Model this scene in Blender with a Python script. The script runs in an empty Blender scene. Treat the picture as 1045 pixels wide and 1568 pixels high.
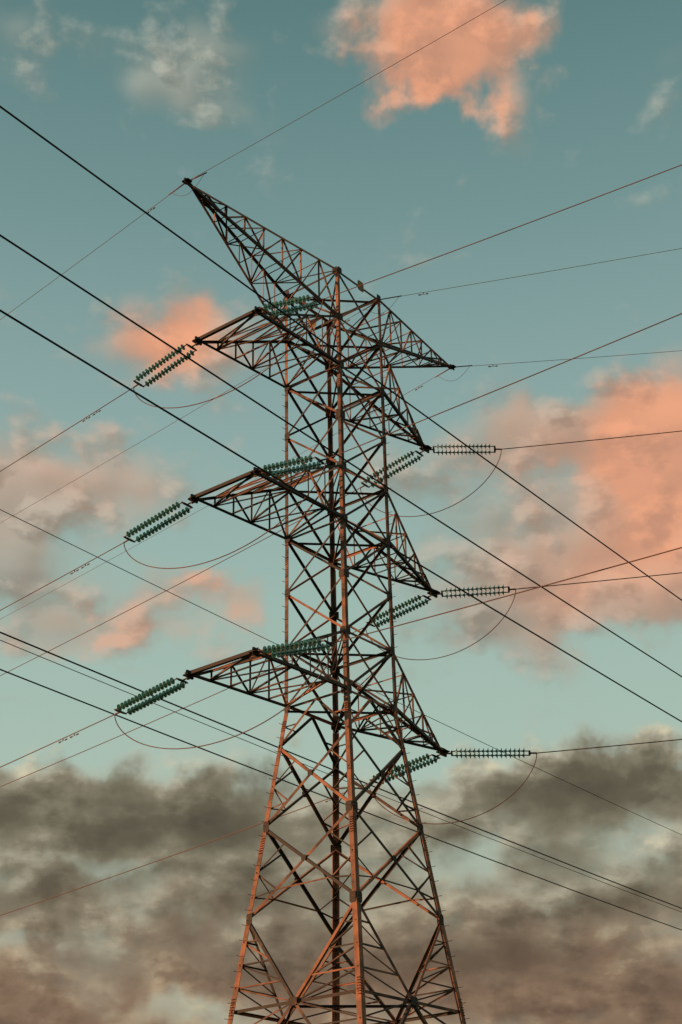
import bpy, math, random, mathutils
from mathutils import Vector, Matrix
random.seed(7)
V=Vector
# ------------------------------------------------------------------ camera
FPX=2437.8; PITCH=0.4769; ROLL=-0.0218
Fw=V((0,math.cos(PITCH),math.sin(PITCH)));U0=V((0,-math.sin(PITCH),math.cos(PITCH)));R0=V((1,0,0))
Rr=R0*math.cos(ROLL)+U0*math.sin(ROLL);Ur=U0*math.cos(ROLL)-R0*math.sin(ROLL)
cd=bpy.data.cameras.new("camera");cam=bpy.data.objects.new("camera",cd);bpy.context.scene.collection.objects.link(cam)
m=Matrix.Identity(4)
for i in range(3):
    m[i][0]=Rr[i];m[i][1]=Ur[i];m[i][2]=-Fw[i]
m[0][3]=0;m[1][3]=0;m[2][3]=1.6
cam.matrix_world=m
cd.sensor_fit='VERTICAL';cd.sensor_height=36;cd.lens=36*FPX/1568;cd.clip_start=.1;cd.clip_end=6000
bpy.context.scene.camera=cam
# ------------------------------------------------------------------ materials
def mat(name,build):
    mt=bpy.data.materials.new(name);mt.use_nodes=True;nt=mt.node_tree;b=nt.nodes['Principled BSDF'];build(nt,b);return mt
def steel(nt,b):
    tc=nt.nodes.new('ShaderNodeTexCoord')
    n1=nt.nodes.new('ShaderNodeTexNoise');n1.inputs['Scale'].default_value=2.2;n1.inputs['Detail'].default_value=4
    nt.links.new(tc.outputs['Object'],n1.inputs['Vector'])
    at=nt.nodes.new('ShaderNodeAttribute');at.attribute_name='rust'
    a=nt.nodes.new('ShaderNodeMath');a.operation='MULTIPLY_ADD';nt.links.new(n1.outputs['Fac'],a.inputs[0]);a.inputs[1].default_value=1.1;nt.links.new(at.outputs['Fac'],a.inputs[2])
    r=nt.nodes.new('ShaderNodeValToRGB');r.color_ramp.elements[0].position=.55;r.color_ramp.elements[0].color=(.07,.057,.047,1)
    r.color_ramp.elements[1].position=1.0;r.color_ramp.elements[1].color=(.40,.18,.105,1)
    nt.links.new(a.outputs[0],r.inputs['Fac']);nt.links.new(r.outputs['Color'],b.inputs['Base Color'])
    b.inputs['Roughness'].default_value=.75;b.inputs['Specular IOR Level'].default_value=.15
M_steel=mat('weathered_steel',steel)
def plain(c,ro,sp=.3,sc=6,amt=.35):
    def f(nt,b):
        n=nt.nodes.new('ShaderNodeTexNoise');n.inputs['Scale'].default_value=sc;n.inputs['Detail'].default_value=3
        tc=nt.nodes.new('ShaderNodeTexCoord');nt.links.new(tc.outputs['Object'],n.inputs['Vector'])
        r=nt.nodes.new('ShaderNodeValToRGB');r.color_ramp.elements[0].position=.3;r.color_ramp.elements[1].position=.7
        r.color_ramp.elements[0].color=(*[x*(1-amt) for x in c],1);r.color_ramp.elements[1].color=(*[x*(1+amt) for x in c],1)
        nt.links.new(n.outputs['Fac'],r.inputs['Fac']);nt.links.new(r.outputs['Color'],b.inputs['Base Color'])
        b.inputs['Roughness'].default_value=ro;b.inputs['Specular IOR Level'].default_value=sp
    return f
M_glass=mat('green_glass',plain((.14,.33,.24),.22,.5))
M_hw=mat('galvanised_hardware',plain((.14,.085,.065),.6))
M_wire=mat('aluminium_conductor',plain((.15,.08,.06),.6,.3,.5))
M_dark=mat('old_conductor',plain((.03,.03,.03),.7,.1,.5))
M_plate=mat('enamel_plate',plain((.26,.15,.03),.5))
M_conc=mat('concrete',plain((.32,.3,.27),.9))
# ------------------------------------------------------------------ mesh helper
class MB:
    def __init__(s): s.v=[];s.f=[];s.a=[]
    def add(s,vs,fs,a=.3):
        o=len(s.v);s.v+= [tuple(x) for x in vs];s.f+=[tuple(o+i for i in f) for f in fs];s.a+=[a]*len(vs)
    def obj(s,name,mt,parent=None,smooth=False,attr=False):
        me=bpy.data.meshes.new(name);me.from_pydata(s.v,[],s.f);me.update()
        if smooth:
            for p in me.polygons:p.use_smooth=True
        if attr:
            at=me.attributes.new('rust','FLOAT','POINT');at.data.foreach_set('value',s.a)
        me.materials.append(mt)
        o=bpy.data.objects.new(name,me);bpy.context.scene.collection.objects.link(o)
        if parent:o.parent=parent
        return o
cnt=[0]
def angle(mb,a,b,n,w,t=None,center=True,off=0.,flip=False,m=None,rust=None):
    a=V(a);b=V(b);d=(b-a)
    if d.length<1e-4:return
    d.normalize();n=V(n);n=(n-d*n.dot(d))
    if n.length<1e-3:n=d.orthogonal()
    n.normalize()
    mm=d.cross(n)
    if m is not None:
        if mm.dot(m)<0:mm=-mm
    if flip:mm=-mm
    if t is None:t=max(.008,w*.11)
    cnt[0]+=1
    off+= .0017*(cnt[0]%7)
    base=n*(-off)+(mm*(-w/2) if center else V((0,0,0)))
    pr=[(0,0),(w,0),(w,-t),(t,-t),(t,-w),(0,-w)]
    vs=[]
    for P in(a,b):
        for x,y in pr:vs.append(P+base+mm*x+n*y)
    fs=[(i,(i+1)%6,6+(i+1)%6,6+i) for i in range(6)]+[(5,4,3,2,1,0),(6,7,8,9,10,11)]
    if rust is None: rust=random.choice((-.2,-.15,-.05,.05,.15,.4))
    mb.add(vs,fs,rust)
def plate(mb,c,n,w,h,t=.012,up=V((0,0,1)),off=.004):
    n=V(n).normalized();x=up.cross(n);x.normalize();y=n.cross(x);c=V(c)+n*(off+.0013*(cnt[0]%5));cnt[0]+=1
    vs=[]
    k=.3
    out=[(-w/2+w*k/2,-h/2),(w/2-w*k/2,-h/2),(w/2,-h/2+h*k/2),(w/2,h/2-h*k/2),(w/2-w*k/2,h/2),(-w/2+w*k/2,h/2),(-w/2,h/2-h*k/2),(-w/2,-h/2+h*k/2)]
    for z in(0,t):
        for a,b in out:vs.append(c+x*a+y*b+n*z)
    mb.add(vs,[tuple(range(7,-1,-1)),tuple(range(8,16))]+[(i,(i+1)%8,8+(i+1)%8,8+i) for i in range(8)],-.12)
def tube(mb,pts,r,k=6,cap=True):
    pts=[V(p) for p in pts];vs=[];n=len(pts)
    ref=None
    for i,p in enumerate(pts):
        d=(pts[min(i+1,n-1)]-pts[max(i-1,0)]).normalized()
        if ref is None:ref=d.orthogonal().normalized()
        x=(ref-d*ref.dot(d)).normalized();ref=x;y=d.cross(x)
        rr=r[i] if isinstance(r,(list,tuple)) else r
        for j in range(k):
            a=2*math.pi*j/k;vs.append(p+x*math.cos(a)*rr+y*math.sin(a)*rr)
    fs=[(i*k+j,i*k+(j+1)%k,(i+1)*k+(j+1)%k,(i+1)*k+j) for i in range(n-1) for j in range(k)]
    if cap:fs+=[tuple(range(k-1,-1,-1)),tuple((n-1)*k+j for j in range(k))]
    mb.add(vs,fs)
# ------------------------------------------------------------------ tower
TX,TY,PHI=-0.133,47.9367,0.8976
cu,su=math.cos(PHI),math.sin(PHI)
def P(u,v,z):return V((TX-cu*u+su*v,TY-su*u-cu*v,z))
DU=V((-cu,-su,0));DV=V((su,-cu,0));UP=V((0,0,1))
z3=19.3255;dl=1.9804;z2=z3+3*dl;z1=z3+6*dl;zt=z3+8*dl
z4,z5,z6=17.9936,15.4079,12.613;z7=9.95
def hw(z):
    h=1.25+.0141*(z2-max(z,z3))/10
    if z<z3:h+=.1253*(z3-z)
    return h
sg={'L':(1,-1),'N':(1,1),'R':(-1,1),'F':(-1,-1)}
def C(l,z):
    a,b=sg[l];h=hw(z);return P(a*h,b*h,z)
FACES=[('L','N',DU),('N','R',DV),('R','F',-DU),('F','L',-DV)]
tower=bpy.data.objects.new("transmission_tower",None);bpy.context.scene.collection.objects.link(tower)
st=MB()
def leg(l,za,zb,w,ru):
    a,b=C(l,za),C(l,zb);u,v=sg[l]
    angle(st,a,b,DU*u,w,.016,center=False,m=-DV*v,rust=ru)
for l in sg:
    leg(l,zt+.08,z1,.11,.35);leg(l,z1,z2-.3,.13,.1);leg(l,z2-.3,z3-.2,.14,.16);leg(l,z3-.2,z5-.2,.155,.28);leg(l,z5-.2,z6,.165,.24);leg(l,z6,0.25,.18,.32)
    u,v=sg[l]
    for zc,nb in((z5-.35,7),(z7+.35,7),(z3-.5,5),(z1-.6,4),(z2-.7,4)):
        for i in range(nb):
            for n_,mm in((DU*u,-DV*v),(DV*v,-DU*u)):
                for s in(.035,.10):
                    c=C(l,zc-i*.075)+mm*s;tube(st,[c,c+n_*.035],.017,6)
levels=[z3+i*dl for i in range(9)]
def mid(a,b,t=.5):return a+(b-a)*t
for a,b,n in FACES:
    for i in range(8):
        za,zb=levels[i],levels[i+1]
        A,B,Cc,D=C(a,za),C(b,za),C(a,zb),C(b,zb)
        angle(st,A,D,n,.072,off=.02);angle(st,B,Cc,n,.072,off=.045,flip=True)
    for i in (0,1,3,4,6,7,8):
        z=levels[i];angle(st,C(a,z),C(b,z),n,.08,off=.07)
    for i in range(9):
        for l in(a,b):
            o=b if l==a else a
            c=C(l,levels[i]);plate(st,c+(C(o,levels[i])-c).normalized()*.11,n,.22,.27)
    mt3=mid(C(a,z3),C(b,z3))
    angle(st,C(a,z4),mt3,n,.075,off=.02);angle(st,C(b,z4),mt3,n,.075,off=.04)
    for l in(a,b):angle(st,mid(C(l,z4),C(l,z3)),mid(C(l,z4),mt3),n,.045,off=.05)
    for za,zb in((z4,z5),(z5,z6)):
        A,B,Cc,D=C(a,za),C(b,za),C(a,zb),C(b,zb)
        angle(st,A,D,n,.09,off=.02);angle(st,B,Cc,n,.09,off=.045,flip=True)
        wa=(B-A).length;wb=(D-Cc).length;t=wa/(wa+wb);X=mid(A,D,t)
        for l0,l1 in((A,Cc),(B,D)):
            ml=mid(l0,l1,.5)
            q0=mid(l0,X,.5);q1=mid(l1,X,.5)
            angle(st,ml,q0,n,.045,off=.06);angle(st,ml,q1,n,.045,off=.07)
            angle(st,mid(l0,l1,.77),q1,n,.04,off=.07)
        if zb==z6:
            angle(st,mid(X,Cc,.5),mid(X,D,.5),n,.045,off=.06)
        plate(st,X,n,.17,.17)
        for l in(a,b):
            o=b if l==a else a
            c=C(l,zb);plate(st,c+(C(o,zb)-c).normalized()*.13,n,.22,.32)
    m7=mid(C(a,z7),C(b,z7))
    def kpan(apex,l,zc,ze,k=3):
        c=C(l,zc);angle(st,c,apex,n,.09,off=.03)
        for j in range(1,k+1):
            t=j/(k+1) ;q=mid(c,apex,t);lp=C(l,zc+(ze-zc)*t)
            angle(st,q,lp,n,.045,off=.05)
            angle(st,lp,mid(c,apex,min(1,(j+1)/(k+1))) if j<k else apex,n,.045,off=.06)
    for l in(a,b):kpan(m7,l,z6,z7)
    for l in(a,b):kpan(m7,l,6.9,z7)
    angle(st,C(a,z7),C(b,z7),n,.09,off=.08)
    m9=mid(C(a,3.4),C(b,3.4))
    for l in(a,b):kpan(m9,l,6.9,3.4)
    for l in(a,b):kpan(m9,l,.3,3.4)
    angle(st,C(a,3.4),C(b,3.4),n,.10,off=.08);angle(st,C(a,6.9),C(b,6.9),n,.08,off=.08)
    plate(st,m7,n,.3,.24)
for z in(z3,z2,z1,z3+dl,z2+dl,z1+dl,zt):
    angle(st,C('L',z),C('R',z),UP,.06,off=.1);angle(st,C('N',z),C('F',z),UP,.06,off=.14)
ms=[mid(C(a,z7),C(b,z7)) for a,b,_ in FACES]
for i in range(4):angle(st,ms[i],ms[(i+1)%4],UP,.07,off=.1)
def zig(a0,a1,b0,b1,n,k,w,post=True,off=.03):
    for i in range(k):
        t0=i/k;t1=(i+1)/k
        pa0,pa1=mid(a0,a1,t0),mid(a0,a1,t1);pb0,pb1=mid(b0,b1,t0),mid(b0,b1,t1)
        if i%2==0:
            if (pa0-pb1).length>.1:angle(st,pa0,pb1,n,w,off=off)
        else:
            if (pb0-pa1).length>.1:angle(st,pb0,pa1,n,w,off=off)
        if post and i>0 and (pa0-pb0).length>.12:angle(st,pa0,pb0,n,w*.9,off=off+.015)
dzA,dzT=-.1555,-.0981
arms={}
for i,z in enumerate((z1,z2,z3)):
    A=P(5.5573,-1.3204,z+dzA);B=P(5.5573,1.3358,z+dzA);T=P(-(5.33,5.3769,5.4485)[i],.05,z+dzT)
    arms[i]=(A,B,T)
    L0,N0,L1,N1=C('L',z),C('N',z),C('L',z+dl),C('N',z+dl)
    for p,q,nn in((L0,A,-DV),(N0,B,DV)):angle(st,p,q,nn,.10,center=False,m=UP,rust=-.05)
    for p,q,nn in((L1,A,-DV),(N1,B,DV)):angle(st,p,q,nn,.085,center=False,m=-UP,rust=-.1)
    angle(st,A-DV*.15,B+DV*.15,-UP,.11,off=.0,rust=-.25)
    angle(st,A+V((0,0,.12)),B+V((0,0,.12)),UP,.07,off=.0,rust=-.25)
    zig(L0,A,N0,B,-UP,5,.05);zig(L1,A,N1,B,UP,5,.048)
    zig(L0,A,L1,A,-DV,5,.05);zig(N1,B,N0,B,DV,5,.05)
    R0_,F0_,R1,F1=C('R',z),C('F',z),C('R',z+dl),C('F',z+dl)
    for p,nn in((R0_,DV),(F0_,-DV)):angle(st,p,T,nn,.10,center=False,m=UP,rust=0.)
    for p,nn in((R1,DV),(F1,-DV)):angle(st,p,T,nn,.085,center=False,m=-UP,rust=.1)
    zig(R0_,T,F0_,T,-UP,5,.05);zig(R1,T,F1,T,UP,5,.048);zig(R0_,T,R1,T,DV,5,.05);zig(F1,T,F0_,T,-DV,5,.05)
    for q in(A,B):
        plate(st,q+V((0,0,.02)),DV,.34,.26);plate(st,q-DU*.05,DU,.3,.22);plate(st,q+V((0,0,-.02)),UP,.3,.36,up=DU)
    plate(st,T,DV,.42,.3);plate(st,T,UP,.42,.36,up=DU)
ztip=35.1988
EL=P(8.1302,.5142,ztip);ER=P(-6.7372,.5142,ztip)
for tip,(n_,f_),k in((EL,('N','L'),8),(ER,('R','F'),7)):
    a1,b1,a0,b0=C(n_,zt),C(f_,zt),C(n_,zt-dl),C(f_,zt-dl)
    for p,nn in((a0,DV),(b0,-DV)):angle(st,p,tip,nn,.085,center=False,m=UP)
    for p,nn in((a1,DV),(b1,-DV)):angle(st,p,tip,nn,.085,center=False,m=-UP)
    zig(a0,tip,b0,tip,-UP,k,.045);zig(a1,tip,b1,tip,UP,k,.045);zig(a0,tip,a1,tip,DV,k,.048);zig(b1,tip,b0,tip,-DV,k,.048)
    plate(st,tip,DV,.3,.2);plate(st,tip,UP,.3,.26,up=DU)
for l in('R','L'):
    z=3.
    while z<zt:
        c=C(l,z);d=(DV if l=='R' else DU)
        tube(st,[c,c+d*.15],.009,5);z+=.45
st.obj('lattice_steel',M_steel,tower,attr=True)
pl=MB()
c=mid(C('N',zt),C('R',zt),.5)+V((0,0,-.1));plate(pl,c,DV,.34,.42,off=.05)
plate(pl,mid(C('L',z1+dl),C('N',z1+dl),.55)+V((0,0,.12)),DU,.3,.34,off=.05)
pl.obj('circuit_plate',M_plate,tower)
ft=MB()
for l in sg:
    c=C(l,.2);vs=[];
    for z,r in((-.4,.6),(.18,.6),(.3,.42)):
        for j in range(12):
            a=j*math.pi/6;vs.append((c.x+r*math.cos(a),c.y+r*math.sin(a),z))
    ft.add(vs,[(i*12+j,i*12+(j+1)%12,(i+1)*12+(j+1)%12,(i+1)*12+j) for i in range(2) for j in range(12)]+[tuple(24+j for j in range(12))])
ft.obj('concrete_footings',M_conc,tower)
# ------------------------------------------------------------------ insulators, jumpers, spans
def insulator(A,azd,L,dz):
    az=math.radians(azd);h=V((math.sin(az),math.cos(az),0));E=A+h*L+V((0,0,dz));d=(E-A).normalized();side=V((h.y,-h.x,0))
    g=MB();hwm=MB();tot=(E-A).length
    s0,s1=.42,tot-.34
    tube(hwm,[A,A+d*.3],.028,6)
    for s in(s0-.12,s1+.1):
        c=A+d*s;tube(hwm,[c-side*.26,c-side*.12,c+side*.12,c+side*.26],[.022,.04,.04,.022],6)
    tube(hwm,[A+d*(s1+.1),E],.03,6)
    for sd_ in(-.225,.225):
        o=A+side*sd_;n=max(8,int((s1-s0)/.146));sp=(s1-s0)/n
        tube(hwm,[o+d*(s0-.12),o+d*(s1+.1)],.02,6)
        up=d.cross(side).normalized();x=side
        for i in range(n):
            b=s0+i*sp;prof=[(0,.03),(.03,.045),(.05,.085),(.06,.112),(.07,.112),(.075,.085),(.08,.03)]
            vs=[];K=12
            for z,r in prof:
                for j in range(K):
                    a=2*math.pi*j/K;vs.append(o+d*(b+z)+x*math.cos(a)*r+up*math.sin(a)*r)
            g.add(vs,[(q*K+j,q*K+(j+1)%K,(q+1)*K+(j+1)%K,(q+1)*K+j) for q in range(len(prof)-1) for j in range(K)])
    e=bpy.data.objects.new('insulator_string',None);bpy.context.scene.collection.objects.link(e)
    g.obj('glass_discs',M_glass,e,True);hwm.obj('yoke_hardware',M_hw,e)
    return E
def span(S,azd,m,c=700.,L=90.,r=.017,damp=(1.4,2.0)):
    az=math.radians(azd);h=V((math.sin(az),math.cos(az),0));mb=MB()
    f=lambda s:S+h*s+V((0,0,-m*s+s*s/(2*c)))
    n=60;tube(mb,[f(L*(i/n)**1.5) for i in range(n+1)],r,6)
    for s in damp:
        p=f(s)+V((0,0,-.08));a=(f(s+.1)-f(s)).normalized()
        tube(mb,[p-a*.18,p-a*.1,p-a*.09,p+a*.09,p+a*.1,p+a*.18],[.025,.025,.009,.009,.025,.025],6)
        tube(mb,[f(s)+V((0,0,.01)),p],.015,5)
    return mb.obj('power_line',M_wire)
def jumper(mb,a,b,sag,r=.016):
    pts=[]
    for i in range(41):
        t=.5-.5*math.cos(math.pi*i/40);s=(1-(2*t-1)**2)**.6
        pts.append(mid(a,b,t)+V((0,0,-sag*s)))
    tube(mb,pts,r,6)
jm=MB()
AZL,AZB,AZT=-53,122,95
dat=[((2.93,-.59,.149),(2.52,-.45,.022),(3.09,-.57,.143),(2.82,-.19,-.037)),
     ((3.04,-.51,.131),(2.54,-.28,-.067),(3.07,-.42,.116),(2.93,.02,-.040)),
     ((3.08,-.45,.116),(2.76,-.28,0.),(3.18,-.40,.100),(3.18,-.15,-.043))]
dn=V((0,0,-.05))
for i in range(3):
    A,B,T=arms[i];e=[]
    for S,az,(l,dz,mm),L,dp in zip((A,B,T,T),(AZL,AZB,AZL,AZT),dat[i],(250,90,250,90),((1.75,2.25),(),(1.75,),())):
        E=insulator(S+dn,az,l,dz);span(E,az,mm,L=L,damp=dp);e.append(E)
    jumper(jm,e[0],e[1],1.9);jumper(jm,e[2],e[3],1.9)
RT=C('R',zt)
for S,az,mm,L in((EL,AZL,.190,250),(EL,AZB,-.113,60),(ER,AZT,.002,80),(ER,AZL,.156,250),(RT,103,-.010,80),(RT,AZL,.143,250)):
    span(S,az,mm,L=L,r=.009,damp=(1.6,) if az!=AZB else ())
def dirv(a,s):return V((math.sin(math.radians(a))*s,math.cos(math.radians(a))*s,0))
for S,a1,a2 in((EL,AZL,AZB),(ER,AZL,AZT),(RT,AZL,103)):
    p,q=S+dirv(a1,.7)+V((0,0,-.1)),S+dirv(a2,.7)
    tube(jm,[mid(p,q,t/14)+V((0,0,-.45*math.sin(math.pi*t/14))) for t in range(15)],.007,5)
    for a_,mm in((a1,.17),(a2,-.02)):tube(jm,[S,S+dirv(a_,.8)+V((0,0,-.8*mm))],.022,5)
jm.obj('jumper_conductors',M_wire,tower,True)
azc=math.radians(36.24);h=V((math.sin(azc),math.cos(azc),0));nrm=V((math.cos(azc),-math.sin(azc),0))
for (x,y,z),d,r in(((-.1980,.7300,.6542),18,.019),((-.2029,.7774,.5954),18.5,.019),((-.2053,.8036,.5587),17.5,.019),((-.2106,.8980,.3863),38,.03),((-.2106,.8999,.3819),42,.016),((-.2107,.9067,.3654),40,.028),((-.2095,.8658,.4543),40,.015)):
    t=d/-(x*nrm.x+y*nrm.y);S=V((x*t,y*t,1.6+z*t));mb=MB()
    tube(mb,[S+h*s+V((0,0,(s-30)**2/5000-.18)) for s in range(-160,400,8)],r,6);mb.obj('power_line',M_dark)
# ------------------------------------------------------------------ ground
g=MB()
xs=[math.copysign(abs(i/30-1)**2.2*2500,i-30) for i in range(61)]
vs=[(x,y,-.02+(0 if abs(x)<70 and abs(y)<90 else 3*mathutils.noise.noise(V((x/300,y/300,0))))) for y in xs for x in xs]
g.add(vs,[(j*61+i,j*61+i+1,(j+1)*61+i+1,(j+1)*61+i) for j in range(60) for i in range(60)])
M_ground=mat('grass',plain((.06,.07,.03),.95,.1,.8,.5));g.obj('ground',M_ground)
# ------------------------------------------------------------------ light and sky
SUN_AZ=-98;SUN_EL=5
sa,se=math.radians(SUN_AZ),math.radians(SUN_EL)
sd=V((math.sin(sa)*math.cos(se),math.cos(sa)*math.cos(se),math.sin(se)))
sl=bpy.data.lights.new('sun','SUN');sl.energy=4.8;sl.angle=math.radians(.5);sl.color=(1,.51,.26)
so=bpy.data.objects.new('sun',sl);bpy.context.scene.collection.objects.link(so);so.rotation_euler=sd.to_track_quat('Z','Y').to_euler()
w=bpy.data.worlds.new("World");bpy.context.scene.world=w;w.use_nodes=True;nt=w.node_tree;nt.nodes.clear()
try:w.cycles.sampling_method='NONE'
except Exception:pass
ND=nt.nodes.new;LK=nt.links.new
def val(x,sock):
    if isinstance(x,(int,float)):sock.default_value=x
    elif isinstance(x,tuple):sock.default_value=x if len(x)==3 and sock.type=='VECTOR' else (*x,1)[:4]
    else:LK(x,sock)
def mth(op,a,b=None,c=None,clamp=False):
    n=ND('ShaderNodeMath');n.operation=op;n.use_clamp=clamp;val(a,n.inputs[0])
    if b is not None:val(b,n.inputs[1])
    if c is not None:val(c,n.inputs[2])
    return n.outputs[0]
add=lambda a,b:mth('ADD',a,b);mul=lambda a,b:mth('MULTIPLY',a,b);sub=lambda a,b:mth('SUBTRACT',a,b)
def mad(a,b,c):return mth('MULTIPLY_ADD',a,b,c)
def sstep(x,a,b,t0=0.,t1=1.):
    n=ND('ShaderNodeMapRange');n.interpolation_type='SMOOTHSTEP';val(x,n.inputs[0]);n.inputs[1].default_value=a;n.inputs[2].default_value=b;n.inputs[3].default_value=t0;n.inputs[4].default_value=t1;return n.outputs[0]
def cmix(f,a,b):
    n=ND('ShaderNodeMix');n.data_type='RGBA';val(f,n.inputs[0]);val(a,n.inputs[6]);val(b,n.inputs[7]);return n.outputs[2]
def S2L(c):return tuple((x/255/12.92 if x<10 else ((x/255+.055)/1.055)**2.4) for x in c)
def ramp(f,stops):
    r=ND('ShaderNodeValToRGB');LK(f,r.inputs[0]);cr=r.color_ramp
    cr.elements[0].position=stops[0][0];cr.elements[0].color=(*S2L(stops[0][1]),1);cr.elements[1].position=stops[-1][0];cr.elements[1].color=(*S2L(stops[-1][1]),1)
    for e,c in stops[1:-1]:
        q=cr.elements.new(e);q.color=(*S2L(c),1)
    return r.outputs[0]
tc=ND('ShaderNodeTexCoord');sep=ND('ShaderNodeSeparateXYZ');LK(tc.outputs['Generated'],sep.inputs[0])
X,Y,Z=sep.outputs
AZ=mul(mth('ARCTAN2',X,Y),57.29578);ELV=mul(mth('ARCSINE',Z),57.29578)
comb=ND('ShaderNodeCombineXYZ');val(AZ,comb.inputs[0]);val(ELV,comb.inputs[1]);comb.inputs[2].default_value=0
PV=comb.outputs[0]
def vop(op,v,o,c=None):
    n=ND('ShaderNodeVectorMath');n.operation=op;LK(v,n.inputs[0]);val(o,n.inputs[1])
    if c is not None:val(c,n.inputs[2])
    return n
def noise(v,sc,det=8,rough=.55,out='Fac'):
    n=ND('ShaderNodeTexNoise');n.noise_dimensions='2D';LK(v,n.inputs['Vector']);n.inputs['Scale'].default_value=sc;n.inputs['Detail'].default_value=det;n.inputs['Roughness'].default_value=rough;return n.outputs[out]
wv=noise(PV,.36,4,.52,'Color')
PB=vop('ADD',PV,vop('MULTIPLY_ADD',wv,(5.5,3.4,0.),(-2.75,-1.7,0.)).outputs[0]).outputs[0]
sB=ND('ShaderNodeSeparateXYZ');LK(PB,sB.inputs[0]);ELW=sB.outputs[1]
def blobs(l,start=0.,v=None):
    o=start
    for az,el,ra,re,amp in l:
        q=vop('MULTIPLY_ADD',v or PB,(1/ra,1/re,0.),(-az/ra,-el/re,0.)).outputs[0]
        dt=ND('ShaderNodeVectorMath');dt.operation='DOT_PRODUCT';LK(q,dt.inputs[0]);LK(q,dt.inputs[1])
        o=mad(mth('POWER',.36788,dt.outputs['Value']),float(amp),o)
    return o
clear=ramp(mth('DIVIDE',ELV,60.),[(0,(120,105,90)),(.15,(170,174,154)),(.30,(172,194,180)),(.40,(161,188,178)),(.517,(141,170,167)),(.633,(117,150,149)),(.75,(94,129,129)),(1,(66,104,112))])
sky=ND('ShaderNodeTexSky');sky.sky_type='NISHITA';sky.sun_disc=False;sky.sun_elevation=se;sky.sun_rotation=sa%(2*math.pi)
nish=ND('ShaderNodeMix');nish.data_type='RGBA';nish.blend_type='MULTIPLY';nish.inputs[0].default_value=1;LK(sky.outputs[0],nish.inputs[6]);nish.inputs[7].default_value=(.1,.1,.1,1)
clear=cmix(.06,clear,nish.outputs[2])
PW=vop('MULTIPLY_ADD',PV,(.72,1.2,1.),(27.,14.,0.)).outputs[0]
def H(v):
    nm=noise(v,.55,5,.52)
    bil=mth('ABSOLUTE',sub(nm,.5))
    return mad(bil,.5,mad(nm,.42,noise(v,.19,2,.5))),nm
h0,nm0=H(PW);h1,nm1=H(vop('ADD',PW,(-.3,.42,0.)).outputs[0])
cov=blobs([
 (3.8,44.1,2.5,2.0,.85),(7.2,43.4,3.1,2.2,.9),(5.8,42.0,3.4,1.1,.3),(9.8,42.8,1.8,2.6,.35),(-8,42.6,6,2.2,.30),(3.8,39.2,3.2,1.5,-.55),
 (-7.3,33.2,3.4,1.6,.68),(-13.5,30.5,3.5,3,.42),(-10,28.4,6,2.0,.62),(-12.5,26.5,4,1.6,.5),(-4.8,24.5,2.6,1.1,.55),(-9,23.2,4,1.2,.5),(-13,24,2.5,2,.4),
 (13.0,27.9,4.0,3.2,1.2),(8.3,30.0,3.6,1.4,.5),(5.2,26.8,3.0,2.0,.5),(10.5,24.2,4.8,2.4,1.0),(5.8,22.9,3.4,1.6,.6),(9.8,39.6,1.6,1.3,.25),
 (14,36,2.5,3,.18)])
dark=blobs([(-9,16.4,7,1.0,.35),(7.8,17.2,4.4,1.3,.45),(-10.5,13.2,3.5,1.1,.35),(10,13.3,3.4,1.3,.45),(-3.5,11.6,5,1.0,.35),(7,10.8,6,1.2,.4)])
gap=blobs([(-8.5,14.8,3.,.45,.45),(-4.8,13.8,2.2,.6,.45),(4.3,14.6,1.6,1.0,.55),(7.3,13.6,1.6,.4,.45),(-11.7,12.1,1.4,.6,.6),(-6.5,9.8,2.4,.5,.5),(11.3,15.4,1.6,.5,.3)])
cov=mad(sstep(ELW,19.4,17.3),.70,cov);cov=mad(dark,.7,cov);cov=mad(gap,-.5,cov)
dens=mad(sub(h0,.765),1.3,cov)
alpha=sstep(dens,.10,.76)
lit=sub(h0,h1)
litf=sstep(lit,-.16,.18)
warm=blobs([(5.4,43.4,4.2,3.0,1.3),(13.4,28.2,3.8,3.0,1.4),(-7.3,33.2,3,1.8,1.),(-4.6,24.7,2.5,1.3,.8),(10,24.4,4.8,2.3,.6),(-9,23,4,1.3,.55),(-11,29,6,3,.35),(7,29.5,4,2,.3)])
warm=mth('MINIMUM',warm,1.)
islow=sstep(ELW,20.,18.2)
up_lit=cmix(warm,S2L((178,180,167)),S2L((238,168,131)))
up_dk=cmix(warm,S2L((136,137,125)),S2L((198,145,119)))
up=cmix(litf,up_dk,up_lit)
v=mad(dens,.78,-.12);v=mad(lit,-1.3,v);v=mad(sub(nm0,.5),-.7,v)
lowc=ramp(v,[(0.,(206,198,170)),(.18,(172,167,146)),(.42,(130,124,105)),(.68,(101,95,79)),(1.,(84,79,66))])
lowb=ramp(v,[(0.,(220,198,158)),(.18,(178,154,124)),(.42,(138,113,92)),(.68,(108,87,71)),(1.,(86,72,60))])
lowc=cmix(sstep(ELW,15.,10.,0,.92),lowc,lowb)
ccol=cmix(islow,up,lowc)
final=cmix(alpha,clear,ccol)
sc=vop('SCALE',final,(0.,0.,0.));sc.inputs['Scale'].default_value=10.
bg=ND('ShaderNodeBackground');LK(sc.outputs[0],bg.inputs[0]);bg.inputs[1].default_value=.1
out=ND('ShaderNodeOutputWorld');LK(bg.outputs[0],out.inputs[0])
s=bpy.context.scene;s.view_settings.view_transform='Standard';s.view_settings.look='None';s.view_settings.exposure=0
